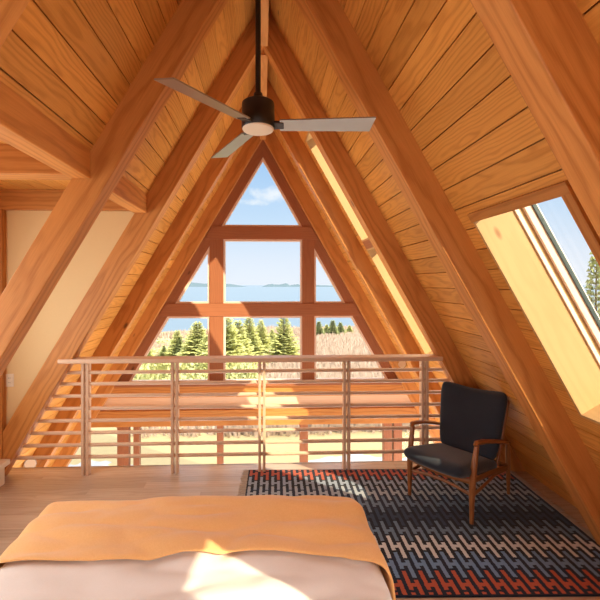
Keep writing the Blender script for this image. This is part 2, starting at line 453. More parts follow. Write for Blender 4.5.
for y0, y1 in ((-.7, 1.2), (1.3, 3.25)):
    w = empty('window_%d' % (12 if y0 < 0 else 13), (XW, y0, .75)); struct(w, 'dormer window outside the picture')
    mb = MB(); a, b, c, d = y0, y1, .75, 2.15
    for z0, z1 in ((c, c + .06), (d - .06, d)): mb.box(XW - .09, XW - .01, a, b, z0, z1)
    for ya in (a, b - .06): mb.box(XW - .09, XW - .01, ya, ya + .06, c + .06, d - .06)
    o = mb.build('sash', M['frame'], loc=w.location); o.parent = w; o.location = (0, 0, 0)
    mb = MB(); mb.box(XW - .05, XW - .044, a + .05, b - .05, c + .05, d - .05)
    o = mb.build('pane', M['glass'], loc=w.location); o.parent = w; o.location = (0, 0, 0)
mb = MB(); mb.box(XW - .1, XW, 1.2, 1.3, .75, 2.15); struct(mb.build('trim_3', M['frame']), 'post between dormer windows')

# rear gable wall with its window, behind the camera
mb = MB(); yr0, yr1 = YREAR - .1, YREAR
def tri_x(z): return roof_x(1, z, .25)
for z0, z1 in ((-.24, .5), (2.5, 3.2)): mb.prism([(-tri_x(z0) - .2, z0), (tri_x(z0), z0), (tri_x(z1), z1), (-tri_x(z1) - .2, z1)], yr0, yr1)
mb.prism([(-tri_x(3.2) - .2, 3.2), (tri_x(3.2), 3.2), (0, ZA + .5)], yr0, yr1)
for sgn in (1, -1): mb.prism([(sgn * 1.3, .5), (sgn * (tri_x(.5) + .2), .5), (sgn * (tri_x(2.5) + .2), 2.5), (sgn * 1.3, 2.5)], yr0, yr1)
struct(mb.build('wall_rear', M['ceiling']), 'boarded rear wall behind the camera')
w = empty('window_14', (0, YREAR, 1.5)); struct(w, 'rear window behind the camera')
mb = MB(); mb.box(-1.3, 1.3, yr0 + .04, yr0 + .046, .5, 2.5); o = mb.build('pane', M['glass'], loc=w.location); o.parent = w; o.location = (0, 0, 0)

# ------------------------------------------------------------------ glazed gable
YF, YB, YG = 6.10, 6.20, 6.16
QF = -.135
def fx(side, z, q=QF): return roof_x(side, z, q)
trim_no = [3]
def trim(mb, label, mat=None, bevel=.005):
    trim_no[0] += 1
    return struct(mb.build('trim_%d' % trim_no[0], mat or M['frame'], bevel=bevel), label)
for side in (1, -1):
    mb = MB(); P = lambda s, y, q: RP(side, s, y, q)
    a = ang(side); s1 = s_at_z(side, .2, 0)
    sa, sb = -QF * math.tan(a), -.1 * math.tan(a)
    mb.hexa([P(sa, YF, QF), P(s1, YF, QF), P(s1, YB, QF), P(sa, YB, QF), P(sb, YF, .1), P(s1, YF, .1), P(s1, YB, .1), P(sb, YB, .1)], P(1, 0, 0) - P(0, 0, 0), tone=.95)
    trim(mb, '%s sloping red frame of the gable window' % ('right' if side > 0 else 'left'))
ML, MR = (-.81, -.60), (.60, .785)
for z0, z1, lb in ((2.43, 2.625, 'upper'), (1.26, 1.455, 'lower')):
    mb = MB(); mb.prism([(fx(-1, z0, -.02), z0), (fx(1, z0, -.02), z0), (fx(1, z1, -.02), z1), (fx(-1, z1, -.02), z1)], YF - .01, YB, tone=1.05)
    trim(mb, '%s crossbar of the gable window' % lb)
for (x0, x1), lb in ((ML, 'left'), (MR, 'right')):
    for z0, z1 in ((.25, 1.26), (1.455, 2.43)):
        mb = MB(); mb.box(x0, x1, YF - .004, YB, z0, z1, tone=1)
        trim(mb, '%s mullion of the gable window, %s length' % (lb, 'upper' if z0 > 1 else 'lower'))
# panes (convex polygons in x,z)
polys = [
    ('top triangular pane of the gable window', [(fx(-1, 2.625), 2.625), (fx(1, 2.625), 2.625), (0, ZA + QF / math.cos(ang(1)))]),
    ('square centre pane facing the sea', [(ML[1], 1.455), (MR[0], 1.455), (MR[0], 2.43), (ML[1], 2.43)]),
    ('small left triangular pane', [(fx(-1, 1.455), 1.455), (ML[0], 1.455), (ML[0], ZA + (ML[0]) * KL + QF / math.cos(ang(-1)))]),
    ('small right triangular pane', [(MR[1], 1.455), (fx(1, 1.455), 1.455), (MR[1], ZA - MR[1] * KR + QF / math.cos(ang(1)))]),
    ('lower left pane with a slanted side', [(fx(-1, .26), .26), (ML[0], .26), (ML[0], 1.26), (fx(-1, 1.26), 1.26)]),
    ('lower centre pane behind the railing', [(ML[1], .26), (MR[0], .26), (MR[0], 1.26), (ML[1], 1.26)]),
    ('lower right pane with a slanted side', [(MR[1], .26), (fx(1, .26), .26), (fx(1, 1.26), 1.26), (MR[1], 1.26)])]
for n, (lb, poly) in enumerate(polys):
    cx = sum(p[0] for p in poly) / len(poly); cz = sum(p[1] for p in poly) / len(poly)
    w = empty('window_%d' % (n + 1), (cx, YG, cz)); struct(w, lb)
    mb = MB(); mb.prism(poly, YG, YG + .006)
    o = mb.build('pane', M['glass'], loc=w.location); o.parent = w; o.location = (0, 0, 0)
    # thin pale stop around the glass, mitred
    k = len(poly); inner = []
    for i in range(k):
        p0, p1, p2 = (Vector(poly[(i + j) % k]) for j in (-1, 0, 1))
        d1, d2 = (p1 - p0).normalized(), (p2 - p1).normalized()
        n1, n2 = Vector((-d1.y, d1.x)), Vector((-d2.y, d2.x))
        b = (n1 + n2) / (1 + n1.dot(n2)); inner.append(p1 + b * .028)
    mb = MB()
    for i in range(k):
        q = [Vector(poly[i]), Vector(poly[(i + 1) % k]), inner[(i + 1) % k], inner[i]]
        mb.prism([(p.x, p.y) for p in q], YG - .05, YG + .02, axis=(q[1].x - q[0].x, 0, q[1].y - q[0].y), tone=1)
    o = mb.build('glazing_stop', M['sash'], loc=w.location); o.parent = w; o.location = (0, 0, 0)
# spandrel below the sill
def band(z0, z1, y0, lb, tone, mat='beam', nm=None):
    mb = MB(); mb.prism([(roof_x(-1, z0, .15), z0), (roof_x(1, z0, .15), z0), (roof_x(1, z1, .15), z1), (roof_x(-1, z1, .15), z1)], y0, YB, tone=tone)
    return trim(mb, lb, M[mat])
band(.215, .26, 6.02, 'window sill of the gable', 1.0, 'frame')
band(.04, .215, 6.08, 'red fir beam under the gable sill', 1.0)
band(-.15, .04, 6.10, 'pale fir board under the beam', 1.12, 'rail')
band(-.385, -.145, 6.05, 'fir header over the ground floor windows', .9)
for x0, x1 in ((-2.19, -2.02), (-1.95, -1.865), (-.70, -.605), (.565, .69), (1.865, 1.99), (2.02, 2.15)):
    mb = MB(); mb.box(x0, x1, YF, YB, -2.7, -.385); trim(mb, 'ground floor window post')
w = empty('window_15', (0, YG, -1.5)); struct(w, 'ground floor glazing seen through the railing')
mb = MB(); mb.prism([(roof_x(-1, -2.7), -2.7), (roof_x(1, -2.7), -2.7), (roof_x(1, -.385), -.385), (roof_x(-1, -.385), -.385)], YG, YG + .006)
o = mb.build('pane', M['glass'], loc=w.location); o.parent = w; o.location = (0, 0, 0)
mb = MB(); mb.box(-4.2, 4.2, YREAR, YB, -2.85, -2.7); struct(mb.build('floor.001', M['floor']), 'ground floor below the loft')

# ------------------------------------------------------------------ railing
YRAIL = 3.745
rail = empty('railing', (0, YRAIL, 0)); tag(rail, 'fir railing of slim horizontal bars along the open loft edge', 'railing')
def rput(mb, name, **kw):
    o = mb.build(name, M['rail'], loc=rail.location, **kw); o.parent = rail; o.location = (0, 0, 0); return o
mb = MB(); z = 1.058; mb.box(roof_x(-1, z) - .11, roof_x(1, z) + .02, RY(2) - .012, YRAIL + .03, 1.038, 1.079, axis=(1, 0, 0), tone=1.0)
tag(rput(mb, 'handrail', bevel=.01, seg=3), 'wider top bar')
for z in (.937, .833, .722, .607, .496, .384, .272, .162):
    mb = MB(); x0, x1 = roof_x(-1, z) - .01, roof_x(1, z) + .01
    mb.tube([(x0 + (x1 - x0) * i / 8, YRAIL, z) for i in range(9)], .0165, 12, axis=(1, 0, 0), tone=random.uniform(.97, 1.04))
    rput(mb, 'bar')
for xc in (-1.625, -.815, -.010, .785, 1.53):
    for dx in (-.021, .021):
        mb = MB(); mb.box(xc + dx - .0125, xc + dx + .0125, YRAIL - .032, YRAIL + .032, 0, 1.036, axis=(0, 0, 1), tone=.97)
        rput(mb, 'post', bevel=.003)

# ------------------------------------------------------------------ bed, duvet, blanket
BX0, BX1, BY0, BY1, BZ = -1.14, .50, .25, 2.27, .50
bed = empty('bed', ((BX0 + BX1) / 2, (BY0 + BY1) / 2, 0)); tag(bed, 'low double bed with white bedding seen from its head', 'bed')
def bput(mb, name, mat, **kw):
    o = mb.build(name, mat, loc=bed.location, **kw); o.parent = bed; o.location = (0, 0, 0); return o
mb = MB(); mb.box(BX0, BX1, BY0, BY1, .27, BZ); bput(mb, 'mattress', M['duvet'], bevel=.05, seg=4)
mb = MB(); mb.box(BX0 + .02, BX1 - .02, BY0 + .02, BY1 - .02, .12, .27); bput(mb, 'bed_base', M['beam'], bevel=.01)
for x in (BX0 + .12, BX1 - .12):
    for y in (BY0 + .12, BY1 - .12):
        mb = MB(); mb.tube([(x, y, 0), (x, y, .13)], [.02, .03], 12); bput(mb, 'leg', M['beam'])

def drape(name, mat, y_lo, y_hi, over_lo, over_hi, over_x, ztop, grow, nx, ny, wr, thick, rad=.055, loc=None, xl=0.):
    """cloth laid over the mattress: arc length runs across the top, round the edge and down"""
    x0, x1 = BX0 - grow, BX1 + grow; xc, hw = (x0 + x1) / 2, (x1 - x0) / 2 - rad
    yc, hl = (y_lo + y_hi) / 2, (y_hi - y_lo) / 2
    vs, fs = [], []
    a0, a1 = -hw - over_x - rad, hw + over_x + rad
    b0, b1 = -hl - over_lo, hl + over_hi
    for j in range(ny + 1):
        b = b0 + (b1 - b0) * j / ny
        for i in range(nx + 1):
            a = a0 + (a1 - a0) * i / nx
            bb = b
            if over_lo == 0:   # hem: slightly uneven
                t = 1 - j / ny
                bb = b + t * (-.16 * max(0, a / (hw + .2)) ** 4 + .07 * max(0, -a / (hw + .2)) ** 4 + .020 * math.sin(a * 2.3 + .6) + .012 * mnoise.noise(Vector((a * 3, 1.7, 0))))
            da = max(0, abs(a) - hw); db_hi = max(0, bb - (hl - rad)) if over_hi else 0; db_lo = max(0, -bb - (hl - rad)) if over_lo else 0
            db = db_hi or db_lo
            d = math.hypot(da, db)
            cxp = max(-hw, min(hw, a)); cyp = bb
            if db_hi: cyp = hl - rad
            if db_lo: cyp = -(hl - rad)
            if d > 0: dx, dy = (math.copysign(da, a) / d, (db if db_hi else -db) / d)
            else: dx = dy = 0
            if d == 0: h, z = 0, 0
            elif d < rad * PI / 2: h, z = rad * math.sin(d / rad), -rad * (1 - math.cos(d / rad))
            else:
                down = d - rad * PI / 2
                flare = .018 * math.sin(a * 9 + bb * 7) * min(1, down / .15) + .05 * down
                h, z = rad + flare, -rad - down
            x, y = xc + cxp + dx * h, yc + cyp + dy * h
            w = wr(x, y) if d < rad else wr(x, y) * .5
            vs.append((x, y, ztop + z + w))
    for j in range(ny):
        for i in range(nx):
            k = j * (nx + 1) + i; fs.append((k, k + 1, k + nx + 2, k + nx + 1))
    mb = MB(); mb.raw(vs, fs, smooth=True, tone=1)
    o = mb.build(name, mat, loc=loc or (xc, yc, ztop), auto=False)
    s = o.modifiers.new('solid', 'SOLIDIFY'); s.thickness = thick; s.offset = 1 if o.data.polygons[len(o.data.polygons) // 2].normal.z > 0 else -1
    b = o.modifiers.new('sub', 'SUBSURF'); b.levels = b.render_levels = 1
    return o
def wr_duvet(x, y):
    v = Vector((x * 1.6, y * 3.2, .3))
    crown = .008 * (1 - ((x - (BX0 + BX1) / 2) / .8) ** 2)
    return crown + .016 * mnoise.noise(v) + .040 * abs(mnoise.noise(Vector((x * 2.5 + y * 3, y * 6 - x * 1.2, 2.)))) + .008 * mnoise.noise(v * 4) + .004 * mnoise.noise(v * 9)
dv = drape('duvet', M['duvet'], BY0 + .02, BY1, 0, .22, .22, .515, .012, 90, 100, wr_duvet, .012)
tag(dv, 'rumpled white duvet on the bed under the orange throw', 'duvet')
def wr_blanket(x, y):
    return wr_duvet(x, y) + + .020 * math.sin(y * 30 + 2.5 * mnoise.noise(Vector((x * 1.5, y, 5)))) * mnoise.noise(Vector((x * 1.3, y * 2, 9))) + .004
bl = drape('throw_blanket', M['blanket'], 1.745, BY1, 0, .30, .24, .540, .038, 90, 50, wr_blanket, .013)
tag(bl, 'orange wool throw folded across the foot of the bed', 'blanket')

# ------------------------------------------------------------------ rug
RL, RW = 2.42, 1.53
NB = 9
rug = empty('rug', (1.05, 2.955, 0), math.radians(-1.8)); tag(rug, 'dark woven rug with interlocking motif bands and red borders', 'rug')
mb = MB(); mb.box(-RL / 2, RL / 2, -RW / 2, RW / 2, 0, .010)
mb.build('woven_field', rug_mat(RL, RW, NB), rug, bevel=.003)
mb = MB()
for sx in (-1, 1):
    y = -RW / 2 + .01
    while y < RW / 2:
        L = random.uniform(.035, .065); j = random.uniform(-.02, .02); x = sx * RL / 2
        mb.tube([(x - sx * .004, y, .008), (x + sx * L * .5, y + j * .4, .010), (x + sx * L, y + j, .003)], [.0035, .004, .0025], 5)
        y += random.uniform(.009, .016)
M['fringe'] = plain('rug fringe', (.50, .42, .33), .95)
tag(mb.build('fringe', M['fringe'], rug), 'pale knotted fringe', kind='stuff')

# ------------------------------------------------------------------ armchair
ch = empty('armchair', (1.362, 3.052, .0105), math.radians(-53.5)); tag(ch, 'teak framed armchair with charcoal navy cushions on the rug', 'armchair')
for sx in (-1, 1):
    X = lambda x: sx * x
    mb = MB(); mb.tube([(X(.255), 0, 0), (X(.256), .002, .18), (X(.258), .008, .31), (X(.262), .035, .45), (X(.265), .062, .558)],
                       [.014, .020, .024, (.021, .019), (.016, .016)], 14, tone=1)
    mb.build('leg', M['teak'], ch)
    mb = MB(); mb.tube([(X(.250), .65, 0), (X(.256), .63, .16), (X(.264), .605, .34), (X(.268), .59, .440)], [.012, .017, .018, .014], 14, tone=1)
    mb.build('leg', M['teak'], ch)
    mb = MB(); mb.tube([(X(.262), .035, .558), (X(.266), .06, .573), (X(.270), .16, .560), (X(.272), .34, .518), (X(.270), .52, .464), (X(.268), .61, .440)],
                       [(.013, .011), (.023, .015), (.028, .016), (.029, .015), (.023, .014), (.014, .011)], 14, up=(0, 0, 1), tone=1.05)
    mb.build('armrest', M['teak'], ch)
    mb = MB(); mb.tube([(X(.257), .005, .305), (X(.25), .28, .275), (X(.255), .61, .235)], [(.010, .022)] * 3, 12, tone=1)
    mb.build('side_rail', M['teak'], ch)
    mb = MB(); mb.tube([(X(.255), .005, .195), (X(.25), .18, .205), (X(.25), .40, .235), (X(.255), .615, .22)], [(.009, .014)] * 4, 12, tone=1)
    mb.build('stretcher', M['teak'], ch)
mb = MB(); mb.tube([(-.255, 0, .300), (-.12, -.012, .292), (0, -.016, .289), (.12, -.012, .292), (.255, 0, .300)], [(.010, .020)] * 5, 12, tone=1); mb.build('front_rail', M['teak'], ch)
mb = MB(); mb.tube([(-.255, .005, .200), (-.12, .02, .215), (0, .025, .22), (.12, .02, .215), (.255, .005, .200)], [(.009, .013)] * 5, 12, tone=1); mb.build('stretcher', M['teak'], ch)
mb = MB(); mb.tube([(-.255, .60, .245), (.255, .60, .245)], [(.010, .022)] * 2, 12, tone=1); mb.build('rear_rail', M['teak'], ch)
def cushion(w, h, t, nx=16, ny=16, top=lambda u: 0, bow=lambda u, v: 0, taper=lambda v: 1):
    """padded slab in local x (width) / y (height) / z (thickness), rounded corners"""
    vs, fs = [], []
    for side in (1, -1):
        for j in range(ny + 1):
            v = -1 + 2 * j / ny
            for i in range(nx + 1):
                u = -1 + 2 * i / nx
                rr = .5
                # squircle the outline
                uu = u * math.sqrt(max(0, 1 - rr * v ** 6 * .5 * (abs(u) ** 6))); vv = v * math.sqrt(max(0, 1 - rr * u ** 6 * .5 * (abs(v) ** 6)))
                e = (1 - abs(u) ** 7) * (1 - abs(v) ** 7)
                z = side * t / 2 * (e ** .5) * (.86 + .14 * (1 - u * u) * (1 - v * v))
                vs.append((uu * w / 2 * taper(v), vv * h / 2 + (top(u) * (v + 1) / 2), z + bow(u, v)))
    n = (nx + 1) * (ny + 1)
    for j in range(ny):
        for i in range(nx):
            k = j * (nx + 1) + i
            fs.append((k, k + 1, k + nx + 2, k + nx + 1)); fs.append((n + k + nx + 1, n + k + nx + 2, n + k + 1, n + k))
    return vs, fs
def cush_obj(name, args, mtx, label):
    vs, fs = cushion(**args); mb = MB(); mb.raw([mtx @ Vector(p) for p in vs], fs, smooth=True, tone=1)
    o = mb.build(name, M['navy'], ch, auto=False, fix=False)
    bm = bmesh.new(); bm.from_mesh(o.data); bmesh.ops.remove_doubles(bm, verts=bm.verts, dist=.0012); bmesh.ops.recalc_face_normals(bm, faces=bm.faces); bm.to_mesh(o.data); bm.free()
    s = o.modifiers.new('sub', 'SUBSURF'); s.levels = s.render_levels = 2
    return tag(o, label)
seat_m = Matrix.Translation((0, .178, .338)) @ Matrix.Rotation(math.radians(-10.5), 4, 'X')
cush_obj('seat_cushion', dict(w=.535, h=.68, t=.125, bow=lambda u, v: -.010 * (1 - u * u)), seat_m, 'charcoal navy seat cushion')
tilt = math.radians(90 - 17)
back_m = Matrix.Translation((.012, .497, .588)) @ Matrix.Rotation(tilt, 4, 'X')
cush_obj('back_cushion', dict(w=.575, h=.60, t=.11, top=lambda u: -.026 * (1 - u * u) ** 1.5, bow=lambda u, v: .045 * u * u * (v + 1) / 2, taper=lambda v: .955 + .095 * v), back_m, 'charcoal navy back cushion with a dipped top')
bk = Matrix.Translation((.012, .497, .588)) @ Matrix.Rotation(tilt, 4, 'X')
for sx in (-1, 1):
    mb = MB(); mb.tube([bk @ Vector(p) for p in ((sx * .225, -.30, -.055), (sx * .235, -.1, -.058), (sx * .250, .12, -.045), (sx * .262, .235, -.030))], [.013, .015, .014, .011], 12, tone=1)
    mb.build('back_post', M['teak'], ch)
for v in (-.18, -.03, .12):
    mb = MB(); mb.tube([bk @ Vector(p) for p in ((-.24, v, -.056), (0, v, -.066), (.24, v, -.056))], [(.016, .007)] * 3, 10, tone=1)
    mb.build('back_slat', M['teak'], ch)

# ------------------------------------------------------------------ ceiling fan
FX, FY, FZ = -.028, 2.30, 2.678
fan = empty('ceiling_fan', (FX, FY, ZA - .05)); tag(fan, 'black three blade ceiling fan on a long rod below the ridge', 'ceiling fan')
def fput(mb, name, mat, par=None, **kw):
    o = mb.build(name, mat, loc=fan.location, **kw); o.parent = par or fan; o.location = (0, 0, 0); return o
mb = MB(); mb.lathe([(.02, -.07), (.055, -.065), (.065, -.03), (.065, .06)], fan.location, 28); fput(mb, 'canopy', M['black'])
mb = MB(); mb.tube([(FX, FY, FZ + .1), (FX, FY, ZA - .05)], .0155, 16); fput(mb, 'downrod', M['black'])
mb = MB(); mb.lathe([(.025, .165), (.03, .125), (.078, .118), (.092, .108), (.094, .09), (.094, .040), (.0955, .038), (.0955, -.030), (.091, -.036)], (FX, FY, FZ), 40); fput(mb, 'motor_housing', M['black'])
mb = MB(); mb.lathe([(.088, -.030), (.0905, -.040), (.086, -.046), (.06, -.050), (.02, -.052)], (FX, FY, FZ), 40); tag(fput(mb, 'light_diffuser', M['diffuser']), 'round pale light cover')
for a in (-4, 116, 231):
    R = Matrix.Translation((FX, FY, FZ - .018)) @ Matrix.Rotation(math.radians(a), 4, 'Z') @ Matrix.Rotation(math.radians(-13), 4, 'X')
    mb = MB(); n = 14; vs = []
    for i in range(n + 1):
        t = i / n; x = .125 + .535 * t; hw = .050 + .014 * t
        for y, xo in ((-hw, 0), (hw, -.014 * t ** 6)):
            for zz in (-.0035, .0035): vs.append(R @ Vector((x + xo, y, zz)))
    fs = []
    for i in range(n):
        k = 4 * i
        fs += [(k, k + 4, k + 6, k + 2), (k + 1, k + 3, k + 7, k + 5), (k, k + 1, k + 5, k + 4), (k + 2, k + 6, k + 7, k + 3)]
    fs += [(0, 2, 3, 1), (4 * n, 4 * n + 1, 4 * n + 3, 4 * n + 2)]
    mb.raw(vs, fs, tone=1); bld = tag(fput(mb, 'blade', M['blade']), 'grey fan blade')
    mb = MB(); mb.hexa([R @ Vector(p) for p in ((.08, -.034, -.007), (.148, -.030, -.007), (.148, .030, -.007), (.08, .034, -.007), (.08, -.034, .009), (.148, -.030, .009), (.148, .030, .009), (.08, .034, .009))])
    o = mb.build('blade_bracket', M['black'], loc=fan.location, bevel=.004); o.parent = bld; o.location = (0, 0, 0)

# ------------------------------------------------------------------ outlet and spot lamps
ol = empty('wall_outlet', (-2.272, 3.69, .885)); tag(ol, 'ivory wall outlet low on the cream dormer wall', 'outlet')
mb = MB(); mb.box(-.036, .036, -.006, 0, -.058, .058); mb.build('cover_plate', M['white_plastic'], ol, bevel=.003)
for dz in (-.02, .02):
    mb = MB(); mb.box(-.017, .017, -.009, -.005, dz - .014, dz + .014); so = mb.build('socket', M['white_plastic'], ol, bevel=.003)
    mb = MB()
    for dx in (-.006, .006): mb.box(dx - .0015, dx + .0015, -.0095, -.0088, dz - .004, dz + .006)
    mb.build('slot', M['black'], so)
def spot(x, y, z, aim, label):
    """round nickel spot lamp on the near face of a rafter"""
    e = empty('spot_lamp', (x, y, z)); tag(e, label, 'wall lamp', 'nickel spot lamps on the rafters')
    mb = MB(); mb.tube([(0, 0, 0), (0, -.02, 0)], .035, 20); mb.build('mounting_plate', M['chrome'], e)
    mb = MB(); mb.tube([(0, -.015, 0), (0, -.06, 0)], .010, 10); mb.build('bracket', M['chrome'], e)
    mb = MB(); d = Vector(aim).normalized(); c = Vector((0, -.10, 0))
    mb.tube([c - d * .075, c - d * .068, c - d * .045, c - d * .01, c + d * .06], [.012, .036, .056, .066, .068], 24); sh = mb.build('lamp_head', M['chrome'], e)
    mb = MB(); mb.tube([c + d * .0605, c + d * .064], .058, 24); mb.build('lens', M['diffuser'], sh)
spot(-2.70, RY(3), -.33, (.7, -.6, .35), 'nickel spot lamp low on the left rafter behind the railing')
spot(2.10, RY(4), .53, (-.55, -.6, .5), 'nickel spot lamp on the right rafter beside the gable window')

# ------------------------------------------------------------------ outdoors
def gz(x, y):
    z = -2.85 - .072 * max(0, y - 9) - .05 * max(0, -(x + 4)) * min(1, max(0, y - 12) / 40)
    return z + .25 * mnoise.noise(Vector((x * .08, y * .08, 0))) * min(1, abs(y) / 15)
def ground_mat():
    m = NT('meadow ground'); co = m.add('ShaderNodeTexCoord').outputs['Object']
    n = m.noise(co, .35, 4, .6); n2 = m.noise(co, 6, 3, .7)
    col = m.mix(n, c4(.36, .285, .145), c4(.40, .31, .18)); col = m.mix(n2, m.mix(1, col, c4(.72, .72, .72), 'MULTIPLY'), col)
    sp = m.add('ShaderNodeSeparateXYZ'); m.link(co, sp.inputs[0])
    house_shade = m.math('LESS_THAN', m.math('ADD', sp.outputs[1], m.math('MULTIPLY', n, 3)), 12.2)  # pale cool tone of the house's shade, painted into the near ground
    col = m.mix(house_shade, col, m.mix(n2, c4(.27, .27, .285), c4(.36, .355, .355)))
    m.bsdf(col, .95, .1); return m.m
mb = MB(); vs, fs = [], []; NX, NY = 70, 60
xs = [-90 + 180 * i / NX for i in range(NX + 1)]; ys = [-40 + 150 * j / NY for j in range(NY + 1)]
for yv in ys:
    for xv in xs: vs.append((xv, yv, gz(xv, yv)))
for j in range(NY):
    for i in range(NX):
        k = j * (NX + 1) + i; fs.append((k, k + 1, k + NX + 2, k + NX + 1))
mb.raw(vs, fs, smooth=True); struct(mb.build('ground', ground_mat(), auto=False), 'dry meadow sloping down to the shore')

def sea_mat():
    m = NT('sea water'); co = m.add('ShaderNodeTexCoord').outputs['Object']
    n = m.noise(m.vmul(co, (.0016, .012, 1)), 1, 4, .6)
    d = m.add('ShaderNodeSeparateXYZ'); m.link(co, d.inputs[0])
    far = m.math('DIVIDE', m.math('ADD', d.outputs[1], 3000), 5000, clamp=True)
    col = m.mix(n, c4(.085, .135, .19), c4(.135, .175, .215))
    m.bsdf(col, .35, .25); return m.m
mb = MB(); mb.raw([(-6000, 60, -20), (6000, 60, -20), (6000, 7000, -20), (-6000, 7000, -20)], [(0, 1, 2, 3)]); struct(mb.build('sea', sea_mat()), 'calm pale blue bay')
M['isle'] = plain('distant shore', (.10, .14, .165), 1, 0)
def island(x0, x1, y, h, seed, label):
    mb = MB(); vs, fs = [], []; n = 40
    for i in range(n + 1):
        t = i / n; x = x0 + (x1 - x0) * t
        e = max(0, math.sin(PI * t)) ** .6 * h * (.65 + .6 * mnoise.noise(Vector((t * 5, seed, 0))) + .15 * mnoise.noise(Vector((t * 22, seed, 1))))
        for dy, f in ((-150, -.3), (-60, .7), (0, 1), (80, .7), (160, -.3)): vs.append((x, y + dy, -20 + max(-1, e * f)))
    for i in range(n):
        for j in range(4): k = i * 5 + j; fs.append((k, k + 5, k + 6, k + 1))
    mb.raw(vs, fs, smooth=True); struct(mb.build('hills', M['isle'], auto=False), label)
YI = 3200
def ix(px): return (px - 263) / 400 * YI
island(ix(40), ix(246), YI, 55, 3.1, 'low wooded headland across the water')
island(ix(262), ix(304), YI, 32, 7.7, 'thin far island on the horizon')
island(ix(300), ix(420), YI, 26, 1.3, 'long far shore on the horizon')

def leaf_mat(name, a, b):
    m = NT(name); co = m.add('ShaderNodeTexCoord').outputs['Object']; n = m.noise(co, 2.2, 3, .6)
    m.bsdf(m.mix(n, c4(*a), c4(*b)), .8, .15); return m.m
M['conifer'] = leaf_mat('conifer needles', (.42, .45, .15), (.66, .64, .29))
M['conifer_dark'] = leaf_mat('dark pine needles', (.27, .31, .13), (.44, .46, .22))
M['shrub'] = leaf_mat('yellow green shrub', (.38, .40, .16), (.56, .55, .27))
M['bark'] = plain('bark', (.16, .11, .08), .9)
M['scrub'] = leaf_mat('dry scrub', (.32, .235, .19), (.46, .36, .29))

def conifer_proto(seed, wide, mat):
    rnd = random.Random(seed); root = empty('conifer_tree')
    mb = MB(); mb.tube([(0, 0, 0), (0, 0, .5), (.01, 0, 1)], [.022, .014, .002], 7); mb.build('trunk', M['bark'], root)
    mb = MB(); vs, fs = [], []
    L = 30
    for l in range(L):
        t = l / (L - 1); z = .06 + .92 * t; r = wide * (1 - t) ** .85 * rnd.uniform(.75, 1.15) + .015
        nb = max(4, int(13 * (1 - t) + 4)); a0 = rnd.random() * 6
        for k in range(nb):
            a = a0 + 2 * PI * k / nb + rnd.uniform(-.2, .2); rr = r * rnd.uniform(.7, 1.1)
            d = Vector((math.cos(a), math.sin(a), 0)); sd = Vector((-d.y, d.x, 0))
            m_ = max(3, int(rr / .018))
            for q in range(m_):
                f = (q + 1) / m_; c = d * (rr * f) + Vector((0, 0, z - rr * .25 * f + .05 * f * f))
                ln = .045 * (1.15 - f) + .012
                for sgn in (-1, 1):
                    tip = c + sd * (sgn * ln) + d * .02 + Vector((0, 0, rnd.uniform(-.012, .018)))
                    b0 = c - d * .012; b1 = c + d * .014
                    n = len(vs); vs += [b0, b1, tip + d * .006, tip - d * .008]; fs.append((n, n + 1, n + 2, n + 3))
                n = len(vs); vs += [c, c + d * .03, c + d * .012 + Vector((0, 0, .022))]; fs.append((n, n + 1, n + 2))
    mb.raw(vs, fs); mb.build('foliage', mat, root, fix=False)
    return root
protos = [conifer_proto(1, .26, M['conifer']), conifer_proto(2, .20, M['conifer']), conifer_proto(3, .17, M['conifer_dark'])]
used = [False] * 3
KEEP = []
def tree(px, top, D, k, label, w=1.0, group='evergreens beyond the window'):
    x = (px - 263) / 400 * D; zt = CAM_H - (top - 284) / 400 * D; zb = gz(x, D) - .1; h = zt - zb
    KEEP.append((x, D, h * w * 1.9 * .27))
    o = protos[k] if not used[k] else copy_tree(protos[k]); used[k] = True
    o.location = (x, D, zb); o.scale = (h * w * 1.9, h * w * 1.9, h); o.rotation_euler = (0, 0, random.random() * 6); tag(o, label, 'tree', group)
TR = [(150, 346, 34, 0, 'yellow green young evergreen by the left slanted frame', .9), (165, 345, 38, 1, 'short evergreen in the lower left pane', 1.1), (178, 331, 36, 1, 'pointed evergreen in the middle of the lower left pane', 1.1),
      (188, 340, 40, 0, 'bushy small evergreen between two taller ones in the lower left pane', .8), (198, 323, 34, 1, 'tallest evergreen of the lower left pane', 1.3), (207, 336, 30, 0, 'evergreen half behind the left mullion', 1.0),
      (226, 315, 24, 0, 'dense evergreen against the left mullion in the centre pane', .9), (238, 322, 30, 1, 'slim evergreen right of the dense one', 1.1), (249, 318, 36, 1, 'evergreen left of the centre pane middle', 1.0),
      (261, 321, 40, 0, 'broad evergreen in the middle of the centre pane', .8), (272, 330, 46, 1, 'small far evergreen behind the scrub', 1.0), (284, 316, 32, 1, 'tall narrow evergreen standing alone in the centre pane', .95),
      (296, 334, 60, 2, 'low dark pine near the right mullion', 1.2), (319, 322, 62, 2, 'first dark pine on the ridge right of the mullion', 1.3), (327, 325, 66, 1, 'round topped pine on the ridge', 1.3),
      (333, 321, 64, 2, 'dark pine in the middle of the right pane', 1.3), (341, 323, 68, 2, 'dark pine toward the right slanted frame', 1.4), (350, 326, 70, 1, 'last pine by the right slanted frame', 1.4),
      (360, 330, 70, 2, 'pine half behind the right slanted frame', 1.5)]
for px, top, D, k, lb, w in TR: tree(px, top, D, k, lb, w)
# pine beside the house, seen through the big roof window
D = 13.0
for px, top, kk, lb in ((606, 258, 2, 'pine crown seen through the big roof window'),):
    tree(px, top, D, kk, lb, .36, 'pines beside the house')

